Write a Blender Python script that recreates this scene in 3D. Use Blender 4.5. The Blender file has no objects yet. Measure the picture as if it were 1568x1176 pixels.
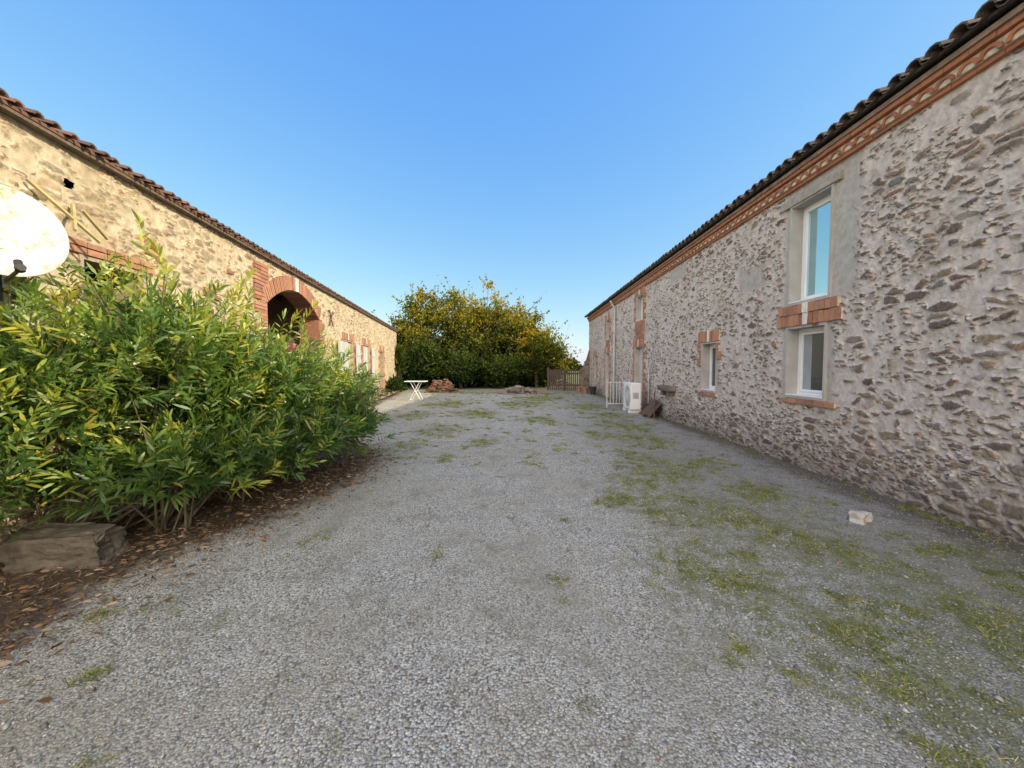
import bpy, math, random
import numpy as np
from mathutils import Vector, noise as mnoise, Matrix
rng=np.random.default_rng(7); random.seed(7)
scene=bpy.context.scene
col=scene.collection
# ------------------------------------------------------------------ helpers
def empty(name,loc=(0,0,0)):
    e=bpy.data.objects.new(name,None); e.empty_display_size=.3; col.objects.link(e); return e
class NT:
    def __init__(s,name,disp=None):
        s.m=bpy.data.materials.new(name); s.m.use_nodes=True; s.t=s.m.node_tree
        s.b=s.t.nodes['Principled BSDF']; s.o=s.t.nodes['Material Output']
        if disp: s.m.displacement_method=disp
    def n(s,typ,props=None,**inp):
        nd=s.t.nodes.new(typ)
        for k,v in (props or {}).items(): setattr(nd,k,v)
        for k,v in inp.items():
            k=k.replace('_',' ') if k not in nd.inputs else k
            s.set(nd.inputs[k],v)
        return nd
    def set(s,sock,v):
        if isinstance(v,bpy.types.NodeSocket): s.t.links.new(v,sock)
        elif hasattr(v,'outputs'): s.t.links.new(v.outputs[0],sock)
        else:
            if isinstance(v,(tuple,list)) and len(v)==3 and sock.type=='RGBA': v=(*v,1)
            sock.default_value=v
    def math(s,op,a,b=0.0,c=None,clamp=False):
        nd=s.t.nodes.new('ShaderNodeMath'); nd.operation=op; nd.use_clamp=clamp
        s.set(nd.inputs[0],a); s.set(nd.inputs[1],b)
        if c is not None: s.set(nd.inputs[2],c)
        return nd.outputs[0]
    def mix(s,f,a,b,mode='MIX'):
        nd=s.t.nodes.new('ShaderNodeMix'); nd.data_type='RGBA'; nd.blend_type=mode
        s.set(nd.inputs[0],f); s.set(nd.inputs[6],a); s.set(nd.inputs[7],b); return nd.outputs[2]
    def ramp(s,f,stops,interp='LINEAR'):
        nd=s.t.nodes.new('ShaderNodeValToRGB'); cr=nd.color_ramp; cr.interpolation=interp
        while len(cr.elements)<len(stops): cr.elements.new(.5)
        for e,(p,c) in zip(cr.elements,stops):
            e.position=p; e.color=(*c,1) if isinstance(c,(tuple,list)) else (c,c,c,1)
        s.set(nd.inputs[0],f); return nd.outputs[0]
    def sstep(s,v,a,b):
        nd=s.t.nodes.new('ShaderNodeMapRange'); nd.interpolation_type='SMOOTHSTEP'
        s.set(nd.inputs[0],v); nd.inputs[1].default_value=a; nd.inputs[2].default_value=b; return nd.outputs[0]
    def noise(s,vec,scale,detail=4,rough=.55,out=0):
        nd=s.n('ShaderNodeTexNoise',Vector=vec,Scale=scale,Detail=detail,Roughness=rough); return nd.outputs[out]
    def tc(s,which='Object'):
        return s.t.nodes.new('ShaderNodeTexCoord').outputs[which]
    def bump(s,h,strength=.5,dist=.01):
        nd=s.n('ShaderNodeBump',Height=h,Strength=strength,Distance=dist); s.set(s.b.inputs['Normal'],nd.outputs[0])
    def attr(s,name):
        nd=s.t.nodes.new('ShaderNodeAttribute'); nd.attribute_name=name; return nd.outputs['Fac']

def simple(name,c,rough=.7,var=.25,scale=8,metal=0,bump=.0,spec=None):
    N=NT(name); v=N.tc(); f=N.noise(v,scale,4,.6)
    d=tuple(x*(1-var) for x in c); l=tuple(min(1,x*(1+var)) for x in c)
    N.set(N.b.inputs['Base Color'],N.ramp(f,[(.3,d),(.7,l)])); N.b.inputs['Roughness'].default_value=rough
    N.b.inputs['Metallic'].default_value=metal
    if bump: N.bump(N.noise(v,scale*6,3),bump,.01)
    return N.m

def mesh_np(name,V,F,mats,parent=None,smooth=False,rnd=None,mi=None,attrs=None):
    me=bpy.data.meshes.new(name)
    V=np.asarray(V,dtype=np.float32)
    if not isinstance(F,list): F=[F]
    F=[np.asarray(f,dtype=np.int32) for f in F if len(f)]
    tot=sum(f.size for f in F); nf=sum(len(f) for f in F)
    me.vertices.add(len(V)); me.vertices.foreach_set('co',V.ravel())
    me.loops.add(tot); me.polygons.add(nf)
    me.loops.foreach_set('vertex_index',np.concatenate([f.ravel() for f in F]))
    sizes=np.concatenate([np.full(len(f),f.shape[1],dtype=np.int32) for f in F])
    starts=np.concatenate([[0],np.cumsum(sizes)[:-1]]).astype(np.int32)
    me.polygons.foreach_set('loop_start',starts)
    if smooth: me.polygons.foreach_set('use_smooth',np.ones(nf,dtype=bool))
    for m in (mats if isinstance(mats,list) else [mats]): me.materials.append(m)
    if mi is not None: me.polygons.foreach_set('material_index',np.asarray(mi,dtype=np.int32))
    if rnd is not None:
        a=me.attributes.new('rnd','FLOAT','FACE'); a.data.foreach_set('value',np.asarray(rnd,dtype=np.float32))
    for k,arr in (attrs or {}).items():
        a=me.attributes.new(k,'FLOAT','POINT'); a.data.foreach_set('value',np.asarray(arr,dtype=np.float32))
    me.update(calc_edges=True); me.validate()
    ob=bpy.data.objects.new(name,me); col.objects.link(ob)
    if parent: ob.parent=parent
    return ob

ident=lambda s,o,z:(s,o,z)
class B:
    def __init__(s): s.V=[];s.F=[];s.M=[];s.R=[]
    def add(s,vs,fs,mi=0):
        k=len(s.V); s.V+= [tuple(v) for v in vs]; r=random.random()
        for f in fs: s.F.append([i+k for i in f]); s.M.append(mi); s.R.append(r)
    def box(s,a0,a1,b0,b1,c0,c1,mi=0,fn=ident,j=0):
        vs=[]
        for a in (a0,a1):
            for b in (b0,b1):
                for c in (c0,c1):
                    vs.append(fn(a+random.uniform(-j,j),b+random.uniform(-j,j),c+random.uniform(-j,j)))
        s.add(vs,[(0,1,3,2),(4,6,7,5),(0,4,5,1),(2,3,7,6),(0,2,6,4),(1,5,7,3)],mi)
    def cyl(s,p0,p1,r0,r1=None,n=8,mi=0,caps=True):
        r1=r0 if r1 is None else r1
        p0=Vector(p0);p1=Vector(p1);d=(p1-p0).normalized()
        a=d.orthogonal().normalized(); b=d.cross(a); vs=[]
        for p,r in ((p0,r0),(p1,r1)):
            for i in range(n):
                t=2*math.pi*i/n; vs.append(p+a*r*math.cos(t)+b*r*math.sin(t))
        fs=[(i,(i+1)%n,n+(i+1)%n,n+i) for i in range(n)]
        if caps: fs+= [tuple(range(n))[::-1],tuple(range(n,2*n))]
        s.add(vs,fs,mi)
    def obj(s,name,mats,parent=None,smooth=False,bevel=0,recalc=True):
        me=bpy.data.meshes.new(name); me.from_pydata(s.V,[],s.F)
        for m in (mats if isinstance(mats,list) else [mats]): me.materials.append(m)
        me.polygons.foreach_set('material_index',s.M)
        a=me.attributes.new('rnd','FLOAT','FACE'); a.data.foreach_set('value',s.R)
        if smooth: me.polygons.foreach_set('use_smooth',[True]*len(s.F))
        if recalc:
            import bmesh
            bm=bmesh.new(); bm.from_mesh(me); bmesh.ops.recalc_face_normals(bm,faces=bm.faces); bm.to_mesh(me); bm.free()
        me.update(); ob=bpy.data.objects.new(name,me); col.objects.link(ob)
        if parent: ob.parent=parent
        if bevel:
            md=ob.modifiers.new('Bevel','BEVEL'); md.width=bevel; md.segments=2
        return ob

# ------------------------------------------------------------------ materials
def rubble(name,mortar_a,mortar_b,stones,cover,disp=.03,seed=0.,low=True,cem=None):
    N=NT(name,'DISPLACEMENT'); P=N.tc()
    P0=N.n('ShaderNodeVectorMath',{'operation':'ADD'}); N.set(P0.inputs[0],P); P0.inputs[1].default_value=(seed,seed*2,seed*.7)
    P=P0.outputs[0]
    w=N.noise(P,5.5,3,.65,out=1)
    w1=N.n('ShaderNodeVectorMath',{'operation':'SUBTRACT'}); N.set(w1.inputs[0],w); w1.inputs[1].default_value=(.5,.5,.5)
    w2=N.n('ShaderNodeVectorMath',{'operation':'MULTIPLY_ADD'}); N.set(w2.inputs[0],w1); w2.inputs[1].default_value=(0,.22,.11); N.set(w2.inputs[2],P)
    def vor(sc):
        mp=N.n('ShaderNodeMapping',Vector=w2.outputs[0],Scale=sc)
        e=N.n('ShaderNodeTexVoronoi',{'feature':'DISTANCE_TO_EDGE'},Vector=mp,Scale=1.0,Randomness=.95)
        c=N.n('ShaderNodeTexVoronoi',{'feature':'F1'},Vector=mp,Scale=1.0,Randomness=.95)
        sp=N.n('ShaderNodeSeparateColor',Color=c.outputs['Color'])
        return e.outputs['Distance'],sp.outputs
    e1,c1=vor((.6,3.9,11.)); e2,c2=vor((.9,8.2,22.))
    sel=N.sstep(N.noise(P,2.3,2),.45,.49)
    def mixf(a,b):
        nd=N.t.nodes.new('ShaderNodeMix'); nd.data_type='FLOAT'; N.set(nd.inputs[0],sel); N.set(nd.inputs[2],a); N.set(nd.inputs[3],b); return nd.outputs[0]
    e=mixf(e1,e2); r=mixf(c1[0],c2[0]); g=mixf(c1[1],c2[1]); b=mixf(c1[2],c2[2])
    fine=N.noise(P,30,5,.72)
    en=N.math('ADD',e,N.math('MULTIPLY',N.math('SUBTRACT',fine,.5),.30))
    big=N.noise(P,.6,3,.6)
    cov=N.math('ADD',cover,N.math('MULTIPLY',N.math('SUBTRACT',big,.5),2.2))
    sz=N.n('ShaderNodeSeparateXYZ',Vector=N.tc())
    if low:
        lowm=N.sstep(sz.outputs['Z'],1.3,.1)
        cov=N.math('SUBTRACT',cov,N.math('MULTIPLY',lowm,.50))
    keep=N.sstep(N.math('SUBTRACT',r,cov),-.06,.10)
    thr=N.math('MULTIPLY',b,.16)
    mask=N.math('MULTIPLY',N.sstep(N.math('SUBTRACT',en,thr),.01,.10),keep)
    patch=N.noise(P,9,4,.7)
    if cem:
        cm=N.sstep(N.math('ADD',N.attr('cem'),N.math('ADD',N.math('MULTIPLY',N.math('SUBTRACT',patch,.5),1.9),N.math('MULTIPLY',N.math('SUBTRACT',big,.5),.8))),.42,.70)
        mask=N.math('MULTIPLY',mask,N.math('SUBTRACT',1.0,cm))
    sc=N.ramp(g,stones)
    sc=N.mix(N.sstep(fine,.35,.7),N.mix(.40,sc,(.02,.018,.016)),N.mix(.22,sc,mortar_a))
    mc=N.mix(N.ramp(patch,[(.38,0.),(.62,1.)]),mortar_a,mortar_b)
    mc=N.mix(N.math('MULTIPLY',N.sstep(fine,.52,.72),.34),mc,tuple(x*.45 for x in mortar_a))
    stain=N.sstep(N.noise(P,1.3,4,.75),.48,.70)
    mc=N.mix(N.math('MULTIPLY',stain,.42),mc,tuple(x*k for x,k in zip(mortar_a,(.64,.54,.44))))
    if cem: mc=N.mix(N.math('MULTIPLY',cm,.75),mc,N.mix(N.ramp(patch,[(.3,0.),(.7,1.)]),tuple(x*.72 for x in cem),cem))
    cc=N.mix(mask,mc,sc)
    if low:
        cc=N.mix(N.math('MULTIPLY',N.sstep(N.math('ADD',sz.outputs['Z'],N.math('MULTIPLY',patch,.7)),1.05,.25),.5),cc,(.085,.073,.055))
    N.set(N.b.inputs['Base Color'],cc); N.b.inputs['Roughness'].default_value=.92
    N.b.inputs['Specular IOR Level'].default_value=.2
    h=N.math('ADD',N.math('MULTIPLY',mask,N.math('ADD',.30,N.math('MULTIPLY',b,.9))),N.math('MULTIPLY',patch,.6))
    h=N.math('ADD',h,N.math('MULTIPLY',fine,.5))
    if cem: h=N.math('MULTIPLY',h,N.math('SUBTRACT',1.0,N.math('MULTIPLY',cm,.6)))
    d=N.n('ShaderNodeDisplacement',Height=h,Midlevel=.6,Scale=disp)
    N.set(N.o.inputs['Displacement'],d)
    N.bump(N.noise(P,75,3,.7),.55,.012)
    return N.m
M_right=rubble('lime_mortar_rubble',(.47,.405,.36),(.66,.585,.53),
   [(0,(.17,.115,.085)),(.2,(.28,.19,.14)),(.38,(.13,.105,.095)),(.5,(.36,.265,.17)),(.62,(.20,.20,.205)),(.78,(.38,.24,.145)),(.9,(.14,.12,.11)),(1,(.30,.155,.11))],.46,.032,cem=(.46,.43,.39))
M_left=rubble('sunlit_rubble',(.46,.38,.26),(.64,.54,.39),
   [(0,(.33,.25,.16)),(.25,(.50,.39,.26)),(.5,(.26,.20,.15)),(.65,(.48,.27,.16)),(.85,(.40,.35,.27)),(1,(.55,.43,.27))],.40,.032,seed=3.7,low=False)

def brick_mat(name,stops,lich=(.5,.42,.36)):
    N=NT(name); r=N.attr('rnd'); P=N.tc(); f=N.noise(P,30,4,.7)
    c=N.ramp(r,stops); c=N.mix(N.math('MULTIPLY',N.sstep(f,.45,.75),.5),c,lich)
    c=N.mix(N.math('MULTIPLY',N.sstep(N.noise(P,6,3),.5,.8),.4),c,(.12,.08,.06))
    N.set(N.b.inputs['Base Color'],c); N.b.inputs['Roughness'].default_value=.9; N.bump(f,.6,.01); return N.m
M_brick=brick_mat('terracotta_brick',[(0,(.30,.12,.065)),(.4,(.42,.18,.10)),(.7,(.50,.24,.13)),(1,(.28,.13,.09))])
M_tile=brick_mat('old_roof_tile',[(0,(.05,.042,.038)),(.4,(.08,.06,.05)),(.7,(.07,.06,.05)),(1,(.12,.075,.055))],(.14,.12,.095))
M_tile_red=brick_mat('red_roof_tile',[(0,(.10,.055,.04)),(.4,(.17,.085,.055)),(.7,(.09,.06,.05)),(1,(.24,.11,.07))],(.16,.13,.09))
M_gen=brick_mat('genoise_tile',[(0,(.36,.13,.065)),(.5,(.45,.17,.08)),(1,(.30,.12,.07))],(.36,.22,.15))
M_mortar=simple('cream_mortar',(.62,.54,.44),.9,.2,12,bump=.4)
M_fill=simple('genoise_fill',(.58,.50,.39),.9,.35,14,bump=.4)
M_cement=simple('grey_cement_render',(.42,.40,.37),.9,.14,3,bump=.35)
M_white=simple('white_pvc',(.82,.82,.82),.35,.03,3)
M_whitem=simple('white_paint',(.75,.75,.73),.5,.1,9)
M_key=simple('white_limestone',(.72,.68,.6),.85,.12,12,bump=.3)
M_grey=simple('grey_painted_wood',(.5,.5,.49),.7,.15,10,bump=.3)
M_gate=simple('galvanised_metal',(.5,.51,.52),.55,.15,10)
M_wood=simple('weathered_wood',(.16,.12,.085),.85,.35,14,bump=.5)
M_fwood=simple('fence_wood',(.09,.065,.048),.85,.35,14,bump=.5)
M_dark=simple('dark_interior',(.03,.027,.025),.95,.3,4)  # near-black backing panels; shade inside the openings put into their colour
M_zinc=simple('zinc_pipe',(.5,.5,.5),.5,.12,5,metal=.2)
M_black=simple('black_plastic',(.03,.03,.03),.5,.2,10)
M_rock=simple('pale_rock',(.52,.49,.45),.9,.35,9,bump=.8)
M_stone=simple('grey_stone',(.17,.14,.11),.92,.55,6,bump=1.)
M_rust=simple('rusty_iron',(.11,.065,.045),.85,.4,14,bump=.4)
M_pot=simple('terracotta_pot',(.36,.16,.09),.85,.2,14)
def glass(name,c,f,fs=1.):
    N=NT(name); b=N.b; b.inputs['Base Color'].default_value=(*c,1); b.inputs['Roughness'].default_value=.25
    g=N.n('ShaderNodeBsdfGlossy',Roughness=.02); g.inputs['Color'].default_value=(.85,.95,1,1)
    lw=N.n('ShaderNodeFresnel',IOR=1.45)
    ff=N.math('ADD',N.math('MULTIPLY',lw,fs),f,clamp=True)
    mx=N.n('ShaderNodeMixShader'); N.set(mx.inputs[0],ff); N.set(mx.inputs[1],b.outputs[0]); N.set(mx.inputs[2],g.outputs[0])
    N.set(N.o.inputs['Surface'],mx.outputs[0]); return N.m
M_glass=glass('window_glass',(.06,.28,.34),.45); M_glassd=glass('dark_window_glass',(.05,.055,.055),.0,.5)  # upper pane: sky reflection put into its teal base colour
M_curt=simple('curtain',(.3,.33,.33),.9,.1,5)
def leaf_mat(name,stops,trans=.35,gloss=.0,tint=1.3):
    N=NT(name); r=N.attr('rnd'); c=N.ramp(r,stops)
    d=N.n('ShaderNodeBsdfDiffuse',Color=c); tcol=N.mix(1.0,c,(tint,tint*.95,.5),'MULTIPLY')
    t=N.n('ShaderNodeBsdfTranslucent',Color=tcol)
    mx=N.n('ShaderNodeMixShader'); mx.inputs[0].default_value=trans; N.set(mx.inputs[1],d.outputs[0]); N.set(mx.inputs[2],t.outputs[0])
    out=mx
    if gloss:
        g=N.n('ShaderNodeBsdfGlossy',Roughness=.38); m2=N.n('ShaderNodeMixShader'); m2.inputs[0].default_value=gloss
        N.set(m2.inputs[1],mx.outputs[0]); N.set(m2.inputs[2],g.outputs[0]); out=m2
    N.set(N.o.inputs['Surface'],out.outputs[0]); return N.m
M_ole=leaf_mat('oleander_leaf',[(0,(.03,.075,.02)),(.35,(.075,.155,.035)),(.65,(.17,.27,.05)),(.88,(.35,.43,.07)),(1,(.55,.46,.06))],.38,.06)
M_tleaf=leaf_mat('autumn_leaf',[(0,(.02,.035,.012)),(.3,(.06,.08,.018)),(.55,(.16,.17,.025)),(.78,(.32,.28,.035)),(1,(.50,.36,.045))],.38)
M_gleaf=leaf_mat('green_leaf',[(0,(.015,.028,.01)),(.5,(.04,.065,.016)),(1,(.12,.15,.03))],.25)
M_hedge=leaf_mat('hedge_leaf',[(0,(.008,.014,.007)),(.5,(.02,.033,.011)),(1,(.06,.075,.018))],.15)
M_grass=leaf_mat('grass_blade',[(0,(.10,.14,.03)),(.5,(.24,.27,.06)),(.8,(.38,.38,.10)),(1,(.55,.48,.23))],.3)
M_dead=leaf_mat('dead_leaf',[(0,(.12,.075,.045)),(.4,(.24,.15,.09)),(.7,(.38,.27,.17)),(.9,(.52,.43,.31)),(1,(.45,.2,.07))],.1)
M_pink=leaf_mat('pink_petal',[(0,(.7,.12,.3)),(1,(.8,.25,.45))],.3)
M_bark=simple('bark',(.11,.085,.06),.95,.4,12,bump=.8)
M_stem=simple('oleander_stem',(.16,.13,.08),.9,.3,12)

# ------------------------------------------------------------------ numpy foliage
def unit(a): return a/np.maximum(np.linalg.norm(a,axis=1,keepdims=True),1e-9)
def lance(pos,d,L,W,droop):
    n=len(pos); d=unit(d); rv=unit(rng.normal(size=(n,3))); side=unit(np.cross(d,rv)); 
    L=L[:,None];W=W[:,None]; dn=np.array([[0,0,-1.]])*droop[:,None]*L
    p1=pos+d*L*.3+dn*.1; p2=pos+d*L*.68+dn*.45; p3=pos+d*L+dn
    V=np.stack([pos,p1-side*W,p1+side*W,p2-side*W*.85,p2+side*W*.85,p3],1).reshape(-1,3)
    k=np.arange(n)[:,None]*6
    T=np.concatenate([k+np.array([[0,1,2]]),k+np.array([[3,5,4]])]); Q=k+np.array([[1,3,4,2]])
    return V,[T,Q]
def diamond(pos,L,W):
    n=len(pos); d=unit(rng.normal(size=(n,3))); side=unit(np.cross(d,unit(rng.normal(size=(n,3)))))
    L=L[:,None];W=W[:,None]
    V=np.stack([pos-d*L*.5,pos+side*W*.5,pos+d*L*.5,pos-side*W*.5],1).reshape(-1,3)
    return V,[np.arange(n)[:,None]*4+np.arange(4)[None]]

# ------------------------------------------------------------------ world, sun, camera
el=math.radians(27.6); az=math.radians(14)
D=Vector((math.cos(el)*math.cos(az),-math.cos(el)*math.sin(az),math.sin(el)))
w=bpy.data.worlds.new('World'); scene.world=w; w.use_nodes=True
wt=w.node_tree; bg=wt.nodes['Background']; sky=wt.nodes.new('ShaderNodeTexSky'); sky.sky_type='NISHITA'
sky.sun_disc=False; sky.sun_elevation=el; sky.sun_rotation=math.atan2(D.x,D.y); sky.altitude=50; sky.air_density=1.0; sky.dust_density=.6; sky.ozone_density=1.6
bg.inputs[1].default_value=.15
def wm(op,a,b=0.,c=None,cl=False):
    nd=wt.nodes.new('ShaderNodeMath'); nd.operation=op; nd.use_clamp=cl
    for i,v in enumerate((a,b,c)):
        if v is None: continue
        if isinstance(v,bpy.types.NodeSocket): wt.links.new(v,nd.inputs[i])
        else: nd.inputs[i].default_value=v
    return nd.outputs[0]
sp=wt.nodes.new('ShaderNodeSeparateColor'); wt.links.new(sky.outputs[0],sp.inputs[0])
chs=[]
for i,(ex,scl) in enumerate(((1.00,1.22),(.66,1.14),(.14,1.05))):
    v=wm('POWER',wm('MULTIPLY',sp.outputs[i],.15),ex); chs.append(wm('MULTIPLY',v,scl/.15))
tcw=wt.nodes.new('ShaderNodeTexCoord'); sx=wt.nodes.new('ShaderNodeSeparateXYZ'); wt.links.new(tcw.outputs['Generated'],sx.inputs[0])
# invented warm glow added to the sky behind the camera to brighten shaded areas
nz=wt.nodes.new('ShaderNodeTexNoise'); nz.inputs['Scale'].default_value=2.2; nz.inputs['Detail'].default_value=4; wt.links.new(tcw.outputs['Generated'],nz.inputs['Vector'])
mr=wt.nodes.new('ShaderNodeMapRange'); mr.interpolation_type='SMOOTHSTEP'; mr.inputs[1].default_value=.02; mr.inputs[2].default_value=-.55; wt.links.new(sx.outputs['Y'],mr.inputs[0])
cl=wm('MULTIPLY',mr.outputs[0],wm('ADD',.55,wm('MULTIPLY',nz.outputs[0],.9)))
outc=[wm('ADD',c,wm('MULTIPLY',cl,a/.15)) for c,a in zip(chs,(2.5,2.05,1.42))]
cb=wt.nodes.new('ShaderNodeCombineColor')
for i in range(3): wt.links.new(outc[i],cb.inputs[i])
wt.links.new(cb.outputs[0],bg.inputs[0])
sl=bpy.data.lights.new('sun','SUN'); sl.energy=5; sl.angle=math.radians(.5); sl.color=(1,.87,.62)
so=bpy.data.objects.new('sun',sl); so.rotation_euler=D.to_track_quat('Z','Y').to_euler(); so.location=(20,-5,15); col.objects.link(so)
cam=bpy.data.cameras.new('camera'); cam.sensor_width=36; cam.lens=36*590/1568; cam.clip_end=2000; cam.clip_start=.05
co=bpy.data.objects.new('camera',cam); co.location=(0,0,1.6); co.rotation_euler=(math.radians(90-2.7),0,math.radians(1.26)); col.objects.link(co); scene.camera=co
scene.view_settings.view_transform='Standard'; scene.view_settings.look='None'; scene.view_settings.exposure=0

# ------------------------------------------------------------------ ground
patches=[(1.9,4.3,.7),(1.6,2.9,.6),(1.9,2.3,.5),(2.15,1.85,.5),(2.9,2.6,.6),(1.65,5.3,.5),(3.0,4.8,.5),(2.6,3.5,.7),(2.2,6.5,.6),(2.6,8.5,.7),
 (2.7,10.5,.7),(1.8,9,.4),(2.9,12.5,.6),(1.2,4.5,.3),(2.7,15,.8),(-2,9.5,.6),(-1.5,13,.9),(0,16,1.1),(-3,16,1.),(1,19,1.3),(-2.3,7.5,.4),(-4.7,11.5,.5),(3.3,1.6,.5),(2.3,5.8,.5),(3.6,2.2,.5),(-.8,8,.4),(.6,11.5,.6),(-3.4,12.5,.7),(3.0,6.3,.4),(3.8,3.2,.4)]
def fgrass(x,y):
    g=np.zeros_like(x)
    for px,py,r in patches: g=np.maximum(g,.88*np.exp(-(((x-px)/r)**2+((y-py)/(r*1.6))**2)*.5))
    g=np.maximum(g,.52*np.exp(-((x-2.4)/1.0)**2)*(y<16))
    g=np.maximum(g,.35*(y>6)*(y<22)*(np.abs(x+.5)<4))
    g=np.maximum(g,.62*np.exp(-((x-4.3)/.22)**2)*(y<25))
    g=np.maximum(g,.8*np.clip((y-20.0)/3,0,1)*np.clip((9-np.abs(x))*2,0,1)); g=np.maximum(g,np.clip((y-25)/2,0,1))
    return g
def fb(y): return np.interp(y,[0,1.2,1.97,2.73,4.0,5.2,6.5,7.5,9,11,24],[-3.0,-2.9,-2.84,-2.92,-2.56,-2.27,-2.35,-3.1,-4.3,-5.0,-7.3])
def fsoil(x,y): return np.clip((fb(y)-x)/.55+.5,0,1)
gx=np.concatenate([[-400,-150,-60,-30,-18],np.arange(-12,6.01,.12),[10,18,30,60,150,400]])
gy=np.concatenate([[-400,-100,-30,-10,-3],np.arange(-.6,30,.12),[33,38,48,70,120,250,600]])
X,Y=np.meshgrid(gx,gy,indexing='ij'); x=X.ravel();y=Y.ravel()
def gz(x,y):
    z=.012*np.sin(x*1.7+np.sin(y*.9)*1.3)+.01*np.sin(y*1.3+x*.6)+.006*np.sin(x*5.1+y*3.3)
    return z*np.clip((60-np.abs(y))/60,0,1)
z=gz(x,y)+.035*np.clip((fb(y)-x)/1.2,0,1)*(y<24)*(x>-6)
I=np.arange(len(x)).reshape(X.shape)
F=np.stack([I[:-1,:-1].ravel(),I[1:,:-1].ravel(),I[1:,1:].ravel(),I[:-1,1:].ravel()],1)
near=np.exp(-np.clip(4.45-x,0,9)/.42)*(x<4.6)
N=NT('gravel_ground'); P=N.tc()
v1=N.n('ShaderNodeTexVoronoi',{'feature':'F1'},Vector=P,Scale=78.,Randomness=1.)
v2=N.n('ShaderNodeTexVoronoi',{'feature':'F1'},Vector=P,Scale=170.,Randomness=1.)
s1=N.n('ShaderNodeSeparateColor',Color=v1.outputs['Color']); s2=N.n('ShaderNodeSeparateColor',Color=v2.outputs['Color'])
tone=N.math('ADD',N.math('MULTIPLY',s1.outputs[0],.5),N.math('MULTIPLY',s2.outputs[0],.5))
gc=N.ramp(tone,[(.1,(.25,.235,.195)),(.45,(.48,.455,.395)),(.7,(.64,.615,.54)),(.92,(.86,.83,.75))])
gc=N.mix(N.sstep(v1.outputs['Distance'],.45,.85),gc,(.16,.145,.115))
big=N.noise(P,.55,5,.68); med=N.noise(P,2.8,6,.74)
gc=N.mix(N.math('MULTIPLY',N.sstep(big,.42,.62),.55),gc,(.38,.345,.26))
gc=N.mix(N.math('MULTIPLY',N.sstep(med,.48,.66),.46),gc,(.22,.20,.14))
sx_=N.n('ShaderNodeSeparateXYZ',Vector=P)
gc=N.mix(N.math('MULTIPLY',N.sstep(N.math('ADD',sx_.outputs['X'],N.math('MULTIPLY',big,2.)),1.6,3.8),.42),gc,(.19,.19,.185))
soilc=N.ramp(N.noise(P,40,5,.75),[(.3,(.045,.034,.024)),(.55,(.14,.10,.075)),(.75,(.32,.26,.20))])
nzz=N.math('MULTIPLY',N.math('SUBTRACT',N.noise(P,5,6,.78),.5),2.2)
sm=N.sstep(N.math('ADD',N.attr('soil'),nzz),.28,.95)
gc=N.mix(sm,gc,soilc)
grc=N.ramp(N.noise(P,60,4,.75),[(.3,(.075,.085,.028)),(.5,(.17,.18,.065)),(.7,(.32,.30,.14))])
nz2=N.math('MULTIPLY',N.math('SUBTRACT',N.noise(P,6,6,.80),.5),2.6)
gm=N.sstep(N.math('ADD',N.attr('grass'),nz2),.34,1.1)
gc=N.mix(N.math('MULTIPLY',gm,.84),gc,grc)
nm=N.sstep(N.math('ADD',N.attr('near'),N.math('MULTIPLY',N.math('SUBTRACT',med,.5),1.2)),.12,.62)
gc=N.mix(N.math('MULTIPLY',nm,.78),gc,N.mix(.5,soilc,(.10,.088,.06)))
N.set(N.b.inputs['Base Color'],gc); N.b.inputs['Roughness'].default_value=.95; N.b.inputs['Specular IOR Level'].default_value=.12
h=N.math('SUBTRACT',N.math('MULTIPLY',s1.outputs[1],.5),v1.outputs['Distance'])
N.bump(h,.85,.010)
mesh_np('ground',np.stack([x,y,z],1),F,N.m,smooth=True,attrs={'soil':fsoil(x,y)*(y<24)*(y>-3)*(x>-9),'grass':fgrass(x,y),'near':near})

# loose gravel stones
n=56000
px=rng.uniform(-3.1,4.35,n); py=1.1+rng.random(n)**1.5*7.5
keep=rng.random(n)>fsoil(px,py)*.85; px=px[keep];py=py[keep]; n=len(px)
big_=np.where(rng.random(n)<.025,1.9,1.0)*np.where(px>1.2,1.15,1.)
sz=rng.uniform(.003,.0082,n)*big_
octv=np.array([[1,0,0],[0,1,0],[-1,0,0],[0,-1,0],[0,0,1],[0,0,-1.]])
a=rng.uniform(0,6.28,n); ca,sa=np.cos(a),np.sin(a)
V=octv[None]*rng.uniform(.6,1.25,(n,6,1))*np.stack([sz*rng.uniform(.8,1.5,n),sz*rng.uniform(.7,1.1,n),sz*rng.uniform(.5,.9,n)],1)[:,None]
V=V+rng.normal(size=(n,6,3))*sz[:,None,None]*.15
Vx=V[...,0]*ca[:,None]-V[...,1]*sa[:,None]; Vy=V[...,0]*sa[:,None]+V[...,1]*ca[:,None]
V=np.stack([Vx+px[:,None],Vy+py[:,None],V[...,2]+gz(px,py)[:,None]+sz[:,None]*.35],2).reshape(-1,3)
of=np.array([[0,1,4],[1,2,4],[2,3,4],[3,0,4],[1,0,5],[2,1,5],[3,2,5],[0,3,5]])
F=(np.arange(n)[:,None,None]*6+of[None]).reshape(-1,3)
Ng=NT('gravel_stone'); Ng.set(Ng.b.inputs['Base Color'],Ng.ramp(Ng.attr('rnd'),[(0,(.16,.15,.135)),(.4,(.34,.325,.29)),(.75,(.49,.47,.42)),(.95,(.65,.62,.56)),(1,(.42,.3,.2))])); Ng.b.inputs['Roughness'].default_value=.9
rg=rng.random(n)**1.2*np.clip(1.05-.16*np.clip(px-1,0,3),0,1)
mesh_np('gravel',V,F,Ng.m,rnd=np.repeat(rg,8))

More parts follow.
